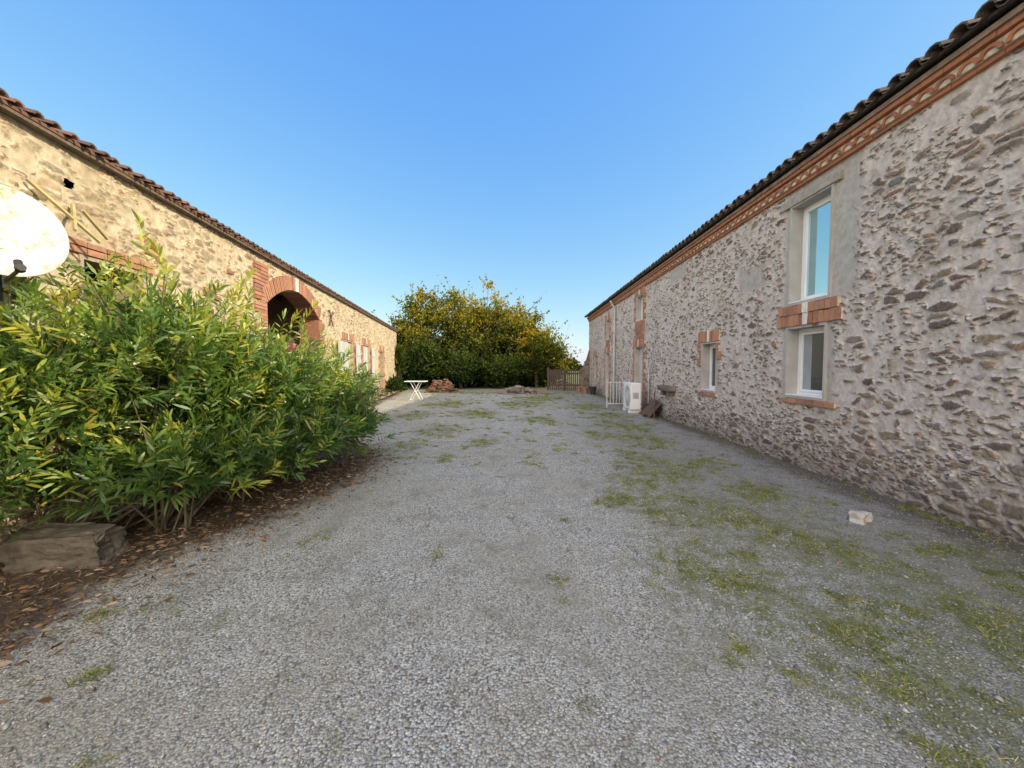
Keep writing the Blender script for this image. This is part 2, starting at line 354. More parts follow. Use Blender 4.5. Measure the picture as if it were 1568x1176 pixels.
# grass tufts
def scatter_grass():
    n=56000; x=rng.uniform(-5.5,4.42,n); y=1.2+rng.random(n)**1.4*22
    nzv=np.array([mnoise.noise(Vector((a*1.9,b*1.9,0)))+.9*mnoise.noise(Vector((a*5,b*5,4)))+.4*mnoise.noise(Vector((a*14,b*14,9))) for a,b in zip(x,y)])
    g=fgrass(x,y)+nzv*1.0
    k=(g>.88); x,y=x[k],y[k]
    ex=[(.55,2.35),(-.6,2.4),(.9,2.0),(-1.2,1.9),(-.3,5.5),(-.45,5.8),(-.35,5.6),(.1,1.7)]
    for i in range(16): ex.append((-2.2+random.gauss(0,.05),1.86+random.gauss(0,.05)))
    x=np.concatenate([x,[e[0] for e in ex]]);y=np.concatenate([y,[e[1] for e in ex]])
    nb=13; m=len(x); X=np.repeat(x,nb)+rng.normal(size=m*nb)*.025; Yy=np.repeat(y,nb)+rng.normal(size=m*nb)*.025
    hs=np.repeat(rng.uniform(.015,.065,m)*np.where(rng.random(m)<.05,1.8,1),nb)*rng.uniform(.5,1.3,m*nb)
    d=np.stack([rng.normal(size=m*nb)*.9,rng.normal(size=m*nb)*.9,np.ones(m*nb)*.7],1)
    V,F=lance(np.stack([X,Yy,gz(X,Yy)-.002],1),d,hs,np.full(m*nb,.0016)*(1+Yy*.12),rng.uniform(.1,.5,m*nb))
    r=np.clip(np.repeat(rng.normal(.5,.24,m),nb)+rng.normal(size=m*nb)*.12,0,1)
    mesh_np('grass',V,F,M_grass,rnd=np.concatenate([r,r,r]))
scatter_grass()
# fallen leaves & twigs
n=9000; y=rng.uniform(1.0,8,n); x=fb(y)-rng.exponential(.5,n)+rng.normal(size=n)*.28
ex=300; x=np.concatenate([x,rng.uniform(-2.8,4.3,ex)]); y=np.concatenate([y,rng.uniform(1.3,9,ex)]); n+=ex
L=rng.uniform(.015,.075,n); L[-ex:]*=.5
k=x>-4.3; x,y,L=x[k],y[k],L[k]; n=len(x)
d=np.stack([rng.normal(size=n),rng.normal(size=n),rng.uniform(-.1,.35,n)],1)
lz=gz(x,y)+.035*np.clip((fb(y)-x)/1.2,0,1)
V,F=lance(np.stack([x,y,lz+rng.uniform(.004,.03,n)],1),d,L,L*rng.uniform(.04,.19,n),rng.uniform(0,.2,n))
r=rng.random(n)**1.3; mesh_np('fallen_leaves',V,F,M_dead,rnd=np.concatenate([r,r,r]))

# ------------------------------------------------------------------ walls
def wall_grid(name,fn,S,Z,holes,mat,parent,flip,cem=None):
    nS,nZ=len(S),len(Z)
    V=np.array([fn(s,0,z) for s in S for z in Z]); I=np.arange(nS*nZ).reshape(nS,nZ)
    cs=(S[:-1]+S[1:])/2; cz=(Z[:-1]+Z[1:])/2; CS,CZ=np.meshgrid(cs,cz,indexing='ij')
    ok=np.ones(CS.shape,bool)
    for hf in holes: ok&=~hf(CS,CZ)
    q=np.stack([I[:-1,:-1],I[:-1,1:],I[1:,1:],I[1:,:-1]],-1)[ok]
    if flip: q=q[:,::-1]
    at={}
    if cem is not None:
        SS,ZZ=np.meshgrid(S,Z,indexing='ij'); c=np.zeros(SS.shape)
        for (a0,a1,b0,b1) in cem:
            dx=np.maximum(np.maximum(a0-SS,SS-a1),0); dz=np.maximum(np.maximum(b0-ZZ,ZZ-b1),0)
            ins=np.minimum(np.minimum(SS-a0,a1-SS),np.minimum(ZZ-b0,b1-ZZ))
            c=np.maximum(c,np.clip(.5+np.where(ins>0,ins*4,-np.hypot(dx,dz)*3),0,1.3))
        at={'cem':c.ravel()}
    return mesh_np(name,V,q,mat,parent,smooth=True,attrs=at)
def merge(*arrs): return np.unique(np.round(np.concatenate(arrs),4))
def rect(s0,s1,z0,z1): return lambda S,Z:(S>s0)&(S<s1)&(Z>z0)&(Z<z1)
RX=4.45
Rm=lambda s,o,z:(RX-o,s,z)
nl=math.hypot(1,.1648)
Lm=lambda s,o,z:(-3.729-.1648*s+o/nl,s+o*.1648/nl,z)

house=empty('stone_farmhouse')
ops=[(5.75,6.53,1.12,2.2),(5.72,6.52,2.62,4.16),(8.87,9.53,1.02,2.12),(14.1,15.05,0.05,2.3),(14.15,14.95,3.3,4.2),(19.4,20.2,.05,2.25),(19.45,20.15,2.95,3.9),(22.6,23.2,.9,2.2)]
S=merge(np.arange(-6,2.2,.2),np.arange(2.2,7.5,.014),np.arange(7.5,12,.028),np.arange(12,25.21,.06),[o[0] for o in ops],[o[1] for o in ops])
Z=merge(np.arange(-.1,4.5,.017),[4.5],[o[2] for o in ops],[o[3] for o in ops])
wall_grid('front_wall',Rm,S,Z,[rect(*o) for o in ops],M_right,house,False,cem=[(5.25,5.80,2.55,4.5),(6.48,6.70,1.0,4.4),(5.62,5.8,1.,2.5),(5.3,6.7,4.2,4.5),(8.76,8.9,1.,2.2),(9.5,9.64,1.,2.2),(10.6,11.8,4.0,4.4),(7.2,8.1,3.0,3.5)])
def reveal(b,fn,o,depth,mi=0,th=.04):
    s0,s1,z0,z1=o
    b.box(s0-th,s0,-depth,.020,z0-th,z1+th,mi,fn); b.box(s1,s1+th,-depth,.020,z0-th,z1+th,mi,fn)
    b.box(s0,s1,-depth,.018,z1,z1+th,mi,fn); b.box(s0,s1,-depth,.024,z0-th,z0,mi,fn)
b=B()
for o in ops: reveal(b,Rm,o,.24)
b.obj('window_reveals',M_cement,house)
def window(parent,fn,o,g,name,depth=.17,curt=False,fw=.055):
    s0,s1,z0,z1=o; b=B()
    b.box(s0,s0+fw,-depth-.05,-depth,z0,z1,0,fn); b.box(s1-fw,s1,-depth-.05,-depth,z0,z1,0,fn)
    b.box(s0+fw,s1-fw,-depth-.05,-depth,z1-fw,z1,0,fn); b.box(s0+fw,s1-fw,-depth-.05,-depth,z0,z0+fw,0,fn)
    i=fw+.003; g2=.04
    b.box(s0+i,s0+i+g2,-depth-.045,-depth+.012,z0+i,z1-i,0,fn); b.box(s1-i-g2,s1-i,-depth-.045,-depth+.012,z0+i,z1-i,0,fn)
    b.box(s0+i+g2,s1-i-g2,-depth-.045,-depth+.012,z1-i-g2,z1-i,0,fn); b.box(s0+i+g2,s1-i-g2,-depth-.045,-depth+.012,z0+i,z0+i+g2,0,fn)
    b.box(s0-.0,s1,-depth-.0,.03,z0-.002,z0+.018,0,fn)
    b.obj(name,M_white,parent,bevel=.004)
    c=B(); c.box(s0+i+g2-.005,s1-i-g2+.005,-depth-.03,-depth-.018,z0+i+g2-.005,z1-i-g2+.005,0,fn)
    if curt: c.box(s1-.36*(s1-s0),s1-i-g2,-depth-.016,-depth-.0155,z0+i+g2,z1-i-g2,1,fn)
    c.obj(name+'_glass',[g,M_curt],parent)
window(house,Rm,ops[0],M_glassd,'lower_window',curt=True)
window(house,Rm,ops[1],M_glass,'upper_window')
window(house,Rm,ops[2],M_glassd,'small_window')
window(house,Rm,ops[4],M_glassd,'loft_window'); window(house,Rm,ops[6],M_glassd,'far_loft_window'); window(house,Rm,ops[7],M_glassd,'end_window')
b=B()
for o in (ops[3],ops[5]):
    b.box(o[0],o[1],-.2,-.16,o[2],o[3],0,Rm); 
    for k in range(1,6):
        s=o[0]+(o[1]-o[0])*k/6; b.box(s-.006,s+.006,-.16,-.15,o[2]+.1,o[3]-.05,0,Rm)
b.obj('plank_doors',M_grey,house)
b=B(); b.box(5.55,6.75,-.02,.045,4.19,4.31,0,Rm,j=.006); b.obj('timber_lintel',simple('pale_lintel',(.36,.325,.28),.9,.25,10,bump=.4),house,bevel=.008)
b=B(); b.box(11.1,11.9,-.05,.26,.86,1.02,0,Rm,j=.015); b.box(11.2,11.34,-.05,.2,.72,.858,0,Rm,j=.01); b.box(11.66,11.8,-.05,.2,.72,.858,0,Rm,j=.01)
b.obj('stone_sink',M_stone,house,bevel=.03)
def soldier(b,fn,s0,s1,z0,z1,o=.04,w=.075,key=None,taper=0.,mi=0,mk=1):
    n=max(2,round((s1-s0)/w)); ds=(s1-s0)/n; kn=n//2 if key else -1
    for i in range(n):
        a=s0+i*ds+.005; e=s0+(i+1)*ds-.005
        if key and abs(i-kn)<=key-1:
            b.box(a-.004,e+.004,-.03,o+.008,z0,z1+.01,mk,fn)
        else: b.box(a,e,-.03,o+random.uniform(-.006,.006),z0+random.uniform(-.004,.004),z1+random.uniform(-.01,.01),mi,fn,j=.002)
    b.box(s0,s1,-.03,o-.012,z0+.004,z1-.008,2,fn)
def jamb(b,fn,s,sgn,z0,z1,o=.04,w=.12,mi=0):
    z=z0; i=0
    while z<z1-.03:
        h=.062; ww=w if (i//3)%2 else w*1.9
        a,e=(s,s+sgn*ww); a,e=min(a,e),max(a,e)
        b.box(a,e,-.02,o+random.uniform(-.005,.005),z+.005,z+h-.005,mi,fn,j=.002)
        z+=h; i+=1
    a,e=sorted((s,s+sgn*w)); b.box(a,e,-.02,o-.012,z0,z1,2,fn)
b=B()
soldier(b,Rm,5.45,6.78,2.245,2.42,key=1,w=.10); soldier(b,Rm,5.5,6.72,2.43,2.57,.055,w=.11,key=1)
soldier(b,Rm,5.5,6.62,1.0,1.075,.05,w=.2)
soldier(b,Rm,8.72,9.70,2.165,2.42,key=1); soldier(b,Rm,8.8,9.6,.9,.975,.05,w=.18)
jamb(b,Rm,8.825,-1,1.75,2.15,w=.09); jamb(b,Rm,9.575,1,1.6,2.15,w=.09)
for o in ops[3:]:
    soldier(b,Rm,o[0]-.2,o[1]+.2,o[3]+.045,o[3]+.29,key=1)
    jamb(b,Rm,o[0]-.042,-1,max(.05,o[2]),o[3]+.04,w=.13); jamb(b,Rm,o[1]+.042,1,max(.05,o[2]),o[3]+.04,w=.13)
for (s0,s1,z0,z1) in ((14.0,15.1,2.62,3.22),(19.35,20.25,2.57,2.87)):
    z=z0
    while z<z1:
        s=s0
        while s<s1-.05: b.box(s,s+.20,-.02,.035,z,z+.055,0,Rm,j=.003); s+=.215
        z+=.065
b.obj('brick_trim',[M_brick,M_key,M_mortar],house)
def arc_tile(b,fn,s,z,r,o0,o1,up=True,mi=0,th=.014,seg=6,z2=None,r2=None,sq=.85):
    z2=z if z2 is None else z2; r2=r2 or r
    vs=[]
    for (o,zz,rr) in ((o0,z,r),(o1,z2,r2)):
        for rad in (rr,rr-th):
            for k in range(seg+1):
                t=math.pi*k/seg; vs.append(fn(s+rad*math.cos(t),o,zz+(1 if up else -1)*rad*math.sin(t)*sq))
    m=seg+1; fs=[]
    for k in range(seg):
        fs+=[(k,k+1,2*m+k+1,2*m+k),(m+k,m+k+1,3*m+k+1,3*m+k),(k,k+1,m+k+1,m+k),(2*m+k,2*m+k+1,3*m+k+1,3*m+k)]
    fs+=[(0,m,3*m,2*m),(seg,m+seg,3*m+seg,2*m+seg)]
    b.add(vs,fs,mi)
b=B()
def flat_course(s0,s1,z,h,o,mi=0,L=.22,back=1):
    n=int((s1-s0)/L); ds=(s1-s0)/n
    for i in range(n): b.box(s0+i*ds+.003,s0+(i+1)*ds-.003,-.25,o+random.uniform(-.006,.006),z,z+h,mi,Rm,j=.002)
    b.box(s0,s1,-.25,o-.014,z+.002,z+h+.003,back,Rm)
s0_,s1_=-6,25.2
flat_course(s0_,s1_,4.435,.045,.05)
s=s0_+.1; z=4.485
b.box(s0_,s1_,-.25,.085,z-.004,z+.098,1,Rm)
while s<s1_-.1:
    arc_tile(b,Rm,s+random.uniform(-.009,.009),z+random.uniform(-.004,.002),.098,-.1,.105+random.uniform(-.008,.008),True,0,th=.036,sq=.90,seg=8); s+=.198
flat_course(s0_,s1_,4.59,.052,.14,back=0)
b.box(s0_,s1_,-.25,.165,4.646,4.70,2,Rm)
b.obj('genoise_cornice',[M_gen,M_fill,simple('lime_band',(.27,.19,.14),.9,.35,7,bump=.4)],house)
def roof(fn,s0,s1,z0,oe,run,slope,mat,parent,name,r=.07,per=.17,ov=.04,chan=True):
    b=B()
    b.box(s0,s1,-run,oe-.03,0,.001,0,lambda s,o,z:fn(s,o,z0-.02+(oe-o)*slope+z*30))
    s=s0+.1; nc=int(run/.42)+1
    while s<s1-.05:
        js=random.uniform(-.012,.012); 
        for c in range(nc):
            o0=oe+ov-c*.42+random.uniform(-.02,.02); o1=o0-.48
            zz=z0+(oe-o0)*slope+.022+random.uniform(-.006,.006)
            arc_tile(b,fn,s+js,zz,r,o0,o1,True,0,z2=z0+(oe-o1)*slope+.012,r2=r*.85,seg=5,th=.02)
        if chan: arc_tile(b,fn,s+per/2,z0+.045-ov*slope,r*.8,oe+ov-.03,oe-run,False,0,z2=z0+.045+run*slope,seg=4)
        s+=per
    return b.obj(name,mat,parent,recalc=False)
roof(Rm,-6.1,25.35,4.745,.25,4.3,.30,M_tile,house,'tile_roof',r=.088,per=.215,ov=.06)
b=B()
zr=4.745+4.3*.30
b.add([(RX+4.05,-6.1,zr),(RX+4.05,25.35,zr),(RX+8.4,25.35,4.7),(RX+8.4,-6.1,4.7)],[(0,1,2,3)],0)
b.obj('rear_roof',M_tile,house)
b=B()
b.box(RX+8,RX+8.3,-6,25.2,-.1,4.7,0)
for yy in (-5.98,24.95):
    b.add([(RX+.03,yy,-.1),(RX+8,yy,-.1),(RX+8,yy,4.7),(RX+4.05,yy,zr-.05),(RX+.03,yy,4.7),(RX+.03,yy+.22,-.1),(RX+8,yy+.22,-.1),(RX+8,yy+.22,4.7),(RX+4.05,yy+.22,zr-.05),(RX+.03,yy+.22,4.7)],
      [(0,1,2,3,4),(9,8,7,6,5),(0,5,6,1),(1,6,7,2),(2,7,8,3),(3,8,9,4),(4,9,5,0)],0)
b.obj('rear_and_gable_walls',simple('rubble_plain',(.4,.34,.3),.9,.3,5,bump=.6),house)
b=B(); b.cyl(Rm(18.1,.09,.0),Rm(18.1,.09,4.25),.045,n=10); b.cyl(Rm(18.1,.09,4.25),Rm(18.1,.3,4.62),.045,n=10)
for zz in (.6,2,3.4): b.cyl(Rm(18.1,.09,zz),Rm(18.1,.09,zz+.04),.055,n=10)
b.cyl(Rm(17.2,.05,2.9),Rm(17.2,.05,4.4),.012,n=6)
b.cyl(Rm(13.3,.06,.3),Rm(13.3,.06,1.5),.02,n=8)
b.obj('downpipe',M_zinc,house,smooth=False)

# ------------------------------------------------------------------ left barn
barn=empty('stone_barn')
A0,A1=7.42,10.25; zs,zc=2.82,3.30
def archz(S): 
    t=(S-(A0+A1)/2)/((A1-A0)/2); return zs+(zc-zs)*(1-t*t)
lops=[(3.78,4.5,1.3,2.66),(12.45,13.55,.05,2.42),(15.1,16.1,.05,2.42),(18.4,19.2,.05,2.3)]
S=merge(np.arange(-3,1.8,.2),np.arange(1.8,7,.02),np.arange(7,12,.035),np.arange(12,23.6,.07),[o[0] for o in lops],[o[1] for o in lops],[A0,A1,3.62,3.74])
Z=merge(np.arange(-.1,1.5,.06),np.arange(1.5,3.7,.02),[3.7],[o[2] for o in lops],[o[3] for o in lops],[3.30,3.38])
wall_grid('front_wall',Lm,S,Z,[rect(*o) for o in lops]+[lambda S,Z:(S>A0)&(S<A1)&(Z<archz(S)+.03),lambda S,Z:((S-3.68)/.065)**2+((Z-3.34)/.04)**2<1],M_left,barn,True)
b=B()
for o in lops: reveal(b,Lm,o,.4)
b.box(3.58,3.78,-.3,-.2,3.26,3.43,1,Lm); 
b.obj('opening_reveals',[simple('ochre_render',(.42,.34,.24),.9,.2,8,bump=.4),M_dark],barn)
b=B()
nA=44; cx=(A0+A1)/2
for i in range(nA):
    s=A0+(A1-A0)*(i+.5)/nA; zz=float(archz(np.array(s))); sl_=-(2*(zc-zs)*(s-cx)/((A1-A0)/2)**2)
    nx,nz_=-sl_,1; q=math.hypot(nx,nz_); nx/=q;nz_/=q; tx,tz=nz_,-nx; w_=(A1-A0)/nA*.44
    mi=1 if i in (nA//2-1,nA//2) else 0
    hh=.30+random.uniform(-.01,.01); o_=.045+random.uniform(-.005,.005)+(.01 if mi else 0)
    vs=[]
    for a in (-w_,w_):
        for o in (-.4,o_):
            for h_ in (0,hh): vs.append(Lm(s+tx*a+nx*h_,o,zz+tz*a+nz_*h_))
    b.add(vs,[(0,1,3,2),(4,6,7,5),(0,4,5,1),(2,3,7,6),(0,2,6,4),(1,5,7,3)],mi)
for (s,sg,z1) in ((A0,-1,2.82),(A1,1,2.82)):
    jamb(b,Lm,s,sg,0,z1,w=.22)
    a,e=sorted((s,s-sg*.03)); b.box(a,e,-.45,.03,0,z1,0,Lm)
for z_ in np.arange(2.85,3.5,.07):
    b.box(A0-.42,A0-.21,-.02,.04,z_,z_+.058,0,Lm,j=.003); b.box(A0-.2,A0-.02 if z_<3.1 else A0+.1,-.02,.04,z_,z_+.058,0,Lm,j=.003)
for o in lops[1:]:
    soldier(b,Lm,o[0]-.18,o[1]+.18,o[3]+.045,o[3]+.27,key=1); jamb(b,Lm,o[0]-.042,-1,.0,o[3]+.04,w=.13); jamb(b,Lm,o[1]+.042,1,.0,o[3]+.04,w=.13)
for z_ in (2.60,2.668):
    s=3.6
    while s<4.6:
        if random.random()<.8: b.box(s,s+.2,-.02,.035,z_+.11,z_+.165,0,Lm,j=.005)
        s+=.215
for (s_,z_) in ((4.55,2.95),(4.72,2.89),(4.62,3.02),(5.6,2.7),(5.8,2.62),(6.2,3.1)): b.box(s_,s_+.17,-.02,.03,z_,z_+.06,0,Lm,j=.008)
b.obj('brick_trim',[M_brick,M_key,M_mortar],barn)
b=B()
def planks(o,dep,mi,n=7):
    for k in range(n):
        a=o[0]+(o[1]-o[0])*k/n; b.box(a+.004,o[0]+(o[1]-o[0])*(k+1)/n-.004,-dep-.03,-dep+random.uniform(-.004,.004),o[2],o[3],mi,Lm)
planks((3.78,4.5,1.3,2.36),.10,1,5); b.box(3.8,4.48,-.095,-.06,2.1,2.2,1,Lm); b.box(3.78,4.5,-.38,-.34,1.3,2.66,2,Lm)
planks((12.45,13.0,.05,2.4),-.02,0,4); planks((13.0,13.55,.05,2.4),.05,0,4); planks((15.1,16.1,.05,2.4),.04,0,7); planks((18.4,19.2,.05,2.3),.15,1,5)
for (s0,s1) in ((11.75,12.2),(13.8,14.35),(16.35,16.85)):
    b.box(s0,s1,.06,.095,.3,2.38,0,Lm); b.box(s0+.02,s1-.02,.096,.115,.6,.7,0,Lm); b.box(s0+.02,s1-.02,.096,.115,1.95,2.05,0,Lm)
b.obj('doors_and_shutters',[M_grey,M_wood,M_dark],barn)
b=B()
b.box(A0-.6,A1+.6,-4.0,-3.9,-.05,3.6,0,Lm); b.box(A0-.65,A0-.5,-3.9,-.42,-.05,3.6,0,Lm); b.box(A1+.5,A1+.65,-3.9,-.42,-.05,3.6,0,Lm); b.box(A0-.6,A1+.6,-3.9,-.42,3.5,3.6,1,Lm)
for k in range(6): b.box(A0-.5,A1+.5,-3.6+k*.6,-3.48+k*.6,3.35,3.49,1,Lm)
b.box(A0+.3,A0+1.3,-3.88,-3.8,0,2.1,1,Lm)
b.obj('porch_interior',[simple('inner_rubble',(.3,.22,.15),.9,.4,6,bump=.6),M_wood],barn)
b=B()
for sg in (-1,1):
    p0=Lm(11.2-.16,.05,2.98-.22*sg); p1=Lm(11.2+.16,.05,2.98+.22*sg); b.cyl(p0,p1,.02,n=6)
b.obj('wall_anchor',M_rust,barn)
roof(Lm,-3.1,23.75,3.715,.13,5.,.24,M_tile_red,barn,'tile_roof',r=.05,per=.15,ov=.03,chan=False)
b=B(); b.box(-3.05,23.6,-.3,.09,3.67,3.71,0,Lm); b.obj('eave_board',M_wood,barn)
b=B()
zr=3.715+5.0*.24
def g_(s): return [Lm(s,-.02,-.1),Lm(s,-10,-.1),Lm(s,-10,3.6),Lm(s,-5,zr-.04),Lm(s,-.02,3.68)]
for s in (-3.,23.3):
    v=g_(s)+g_(s+.25); b.add(v,[(0,1,2,3,4),(9,8,7,6,5),(0,5,6,1),(1,6,7,2),(2,7,8,3),(3,8,9,4),(4,9,5,0)],0)
b.box(-3,23.55,-10.2,-10,-.1,3.6,0,Lm); b.obj('rear_and_gable_walls',simple('rubble_plain2',(.38,.32,.25),.9,.3,5,bump=.6),barn)
b=B(); b.add([Lm(-3.1,-4.85,zr),Lm(23.75,-4.85,zr),Lm(23.75,-10.3,3.6),Lm(-3.1,-10.3,3.6)],[(0,1,2,3)]); b.obj('rear_roof',M_tile_red,barn)

# ------------------------------------------------------------------ satellite dish
dish=empty('satellite_dish')
c=Vector((-3.90,2.86,2.60)); nrm=Vector((.86,-.42,.22)).normalized(); up=(Vector((0,0,1))-nrm*nrm.z).normalized(); sd=nrm.cross(up)
V=[];F=[];nr=10;ns=48
for side in (0,1):
    for i in range(nr+1):
        r=i/nr
        for k in range(ns):
            t=2*math.pi*k/ns; p=c+sd*(.33*r*math.cos(t))+up*(.36*r*math.sin(t))+nrm*(.065*r*r-.012*side)
            V.append(p)
off=(nr+1)*ns
for side in (0,1):
    for i in range(nr):
        for k in range(ns):
            q=[side*off+i*ns+k,side*off+i*ns+(k+1)%ns,side*off+(i+1)*ns+(k+1)%ns,side*off+(i+1)*ns+k]; F.append(q if side==0 else q[::-1])
for k in range(ns): F.append([nr*ns+k,nr*ns+(k+1)%ns,off+nr*ns+(k+1)%ns,off+nr*ns+k])
N=NT('dish_enamel'); P=N.tc(); f=N.sstep(N.noise(P,7,5,.7),.53,.68)
N.set(N.b.inputs['Base Color'],N.mix(f,(.62,.60,.54),(.45,.24,.08))); N.b.inputs['Roughness'].default_value=.6
mesh_np('reflector',[tuple(v) for v in V],np.array(F),N.m,dish,smooth=True)
b=B()
lo=c-up*.36; tip=c-up*.40+nrm*.34
b.cyl(lo-nrm*.05,tip,.013,n=8,mi=2); b.cyl(tip-nrm*.02-up*.01,tip+up*.07-nrm*.05,.026,.022,n=12,mi=2); b.cyl(tip+nrm*.02,tip-nrm*.05+up*.02,.024,n=10,mi=2)
b.cyl(c-nrm*.03,c-nrm*.22,.04,n=10,mi=2)
m0=c-nrm*.2; b.cyl(m0-Vector((0,0,.45)),m0+Vector((0,0,.35)),.024,n=10,mi=2)
b.cyl(m0-Vector((0,0,.35)),Vector(Lm(3.2,0,2.2)),.018,n=8,mi=2); b.cyl(m0+Vector((0,0,.3)),Vector(Lm(3.2,0,2.85)),.018,n=8,mi=2)
for (a,e) in ((Vector(Lm(3.28,.04,3.20)),Vector(Lm(3.62,.3,2.78))),(Vector(Lm(3.66,.05,3.14)),Vector(Lm(3.40,.28,2.82))),(Vector(Lm(3.46,.3,3.02)),Vector(Lm(3.7,.3,2.84)))):
    b.cyl(a,e,.017,n=4,mi=1)
b.obj('arm_and_mount',[M_rust,simple('ochre_bar',(.42,.34,.16),.8,.2,9),M_black],dish)

# ------------------------------------------------------------------ oleander
def bush(name,blobs,nshoot,mat,base,leafL=.13,leafW=.011,perr=16,nst=90,flowers=0,up=.75,zmin=.12,spikes=0):
    par=empty(name); vols=np.array([b_[3]*b_[4]*b_[5] for b_ in blobs]); pick=rng.choice(len(blobs),nshoot,p=vols/vols.sum())
    Bl=np.array(blobs); u=unit(rng.normal(size=(nshoot,3))); u[:,2]=np.where(u[:,2]<-.3,-u[:,2]*.6,u[:,2]); u=unit(u)
    r=rng.random(nshoot)**.40*rng.uniform(.68,1.15,nshoot)
    if spikes:
        k=rng.choice(nshoot,spikes,replace=False); r[k]=rng.uniform(1.06,1.32,spikes); u[k,2]=np.abs(u[k,2])*.8+.2; u=unit(u)
    p=Bl[pick,:3]+u*Bl[pick,3:6]*r[:,None]
    k=p[:,2]>zmin; p=p[k];u=u[k];r=r[k]; pk=pick[k]; n=len(p)
    d=unit(u*np.array([[.7,.7,.5]])+np.array([[0,0,up]])+rng.normal(size=(n,3))*.36)
    q=perr; t=np.tile(np.linspace(0,1,q),n); ln=np.repeat(rng.uniform(.14,.36,n),q)
    dd=np.repeat(d,q,0); pos=np.repeat(p,q,0)+dd*(t*ln)[:,None]
    ang=np.tile(np.arange(q)*2.2,n)+np.repeat(rng.uniform(0,6,n),q)
    a=unit(np.cross(dd,np.array([[.3,.2,.9]]))); bb=np.cross(dd,a)
    rad=a*np.cos(ang)[:,None]+bb*np.sin(ang)[:,None]
    ld=unit(rad*(1.05-t*.65)[:,None]+dd*(.45+t*.8)[:,None]+rng.normal(size=pos.shape)*.12)
    m=len(pos); L=leafL*rng.uniform(.65,1.2,m); V,F=lance(pos,ld,L,np.full(m,leafW)*rng.uniform(.8,1.2,m),rng.uniform(0,.35,m))
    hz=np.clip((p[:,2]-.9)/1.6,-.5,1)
    rr=np.clip(np.repeat(rng.normal(.44,.2,n)+.26*hz,q)+rng.normal(size=m)*.10+np.repeat(np.clip(r-.8,0,.4),q)*.5,0,1)  # sunlit top and shaded core painted into leaf tone by height and radius
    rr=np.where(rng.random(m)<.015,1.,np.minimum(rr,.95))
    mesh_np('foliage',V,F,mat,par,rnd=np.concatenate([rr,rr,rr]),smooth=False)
    b=B(); idx=list(rng.choice(n,min(nst,n),replace=False))
    for i in idx:
        tp=Vector(p[i]); bs=base[random.randrange(len(base))]; b0=Vector((bs[0]+random.gauss(0,.12),bs[1]+random.gauss(0,.15),0)); 
        mid=b0.lerp(tp,.45)+Vector((random.gauss(0,.05),random.gauss(0,.05),.22)); b.cyl(b0,mid,.012,.008,n=5,caps=False); b.cyl(mid,tp,.008,.003,n=5,caps=False)
    for i in np.where(r>1.05)[0]:
        tp=Vector(p[i]); c0=Vector(Bl[pk[i],:3]); b.cyl(c0.lerp(tp,.55),tp,.006,.004,n=4,caps=False)
    b.obj('stems',M_stem,par,recalc=False)
    if flowers:
        fp=[]
        for f in flowers:
            for k in range(26): fp.append((f[0]+random.gauss(0,.035),f[1]+random.gauss(0,.035),f[2]+random.gauss(0,.03)))
        fp=np.array(fp); V,F=diamond(fp,np.full(len(fp),.045),np.full(len(fp),.035)); mesh_np('flowers',V,F,M_pink,par,rnd=rng.random(len(fp)))
    return par
bush('oleander',[(-3.5,3.6,1.38,.8,.8,.92),(-3.85,2.85,1.15,.55,.6,.88),(-3.35,4.6,1.08,.9,.9,.88),(-3.25,5.7,.85,.85,.9,.80),(-3.3,3.9,.55,.8,1.,.5),(-2.95,4.8,.5,.65,.8,.45),(-2.95,5.9,.45,.68,.8,.45),(-3.85,2.35,.85,.45,.4,.62),(-3.3,3.45,.45,.5,.45,.36),(-4.0,2.9,.45,.3,.4,.4)],
  3300,M_ole,[(-3.5,3.6),(-3.5,4.5),(-3.4,5.6),(-3.9,3.2)],flowers=[(-3.2,3.95,2.34),(-3.0,5.0,1.85)],nst=80,spikes=230)
bush('garden_shrub',[(-4.55,9.3,.55,.5,.9,.6),(-4.8,10.8,.6,.5,.8,.65),(-5.1,12.0,.45,.5,.6,.5)],700,
  leaf_mat('shrub_leaf',[(0,(.07,.10,.06)),(.5,(.16,.19,.11)),(1,(.34,.35,.22))],.25),[(-4.5,9.5),(-4.8,11)],leafL=.09,leafW=.012,nst=40,spikes=60)
bush('wall_climber',[(-7.35,23.2,1.5,.30,.4,1.5),(-6.9,21.2,.4,.35,.7,.45),(-6.6,19.9,.35,.3,.5,.4)],420,M_gleaf,[(-7.3,23.1)],leafL=.12,leafW=.03,nst=10)

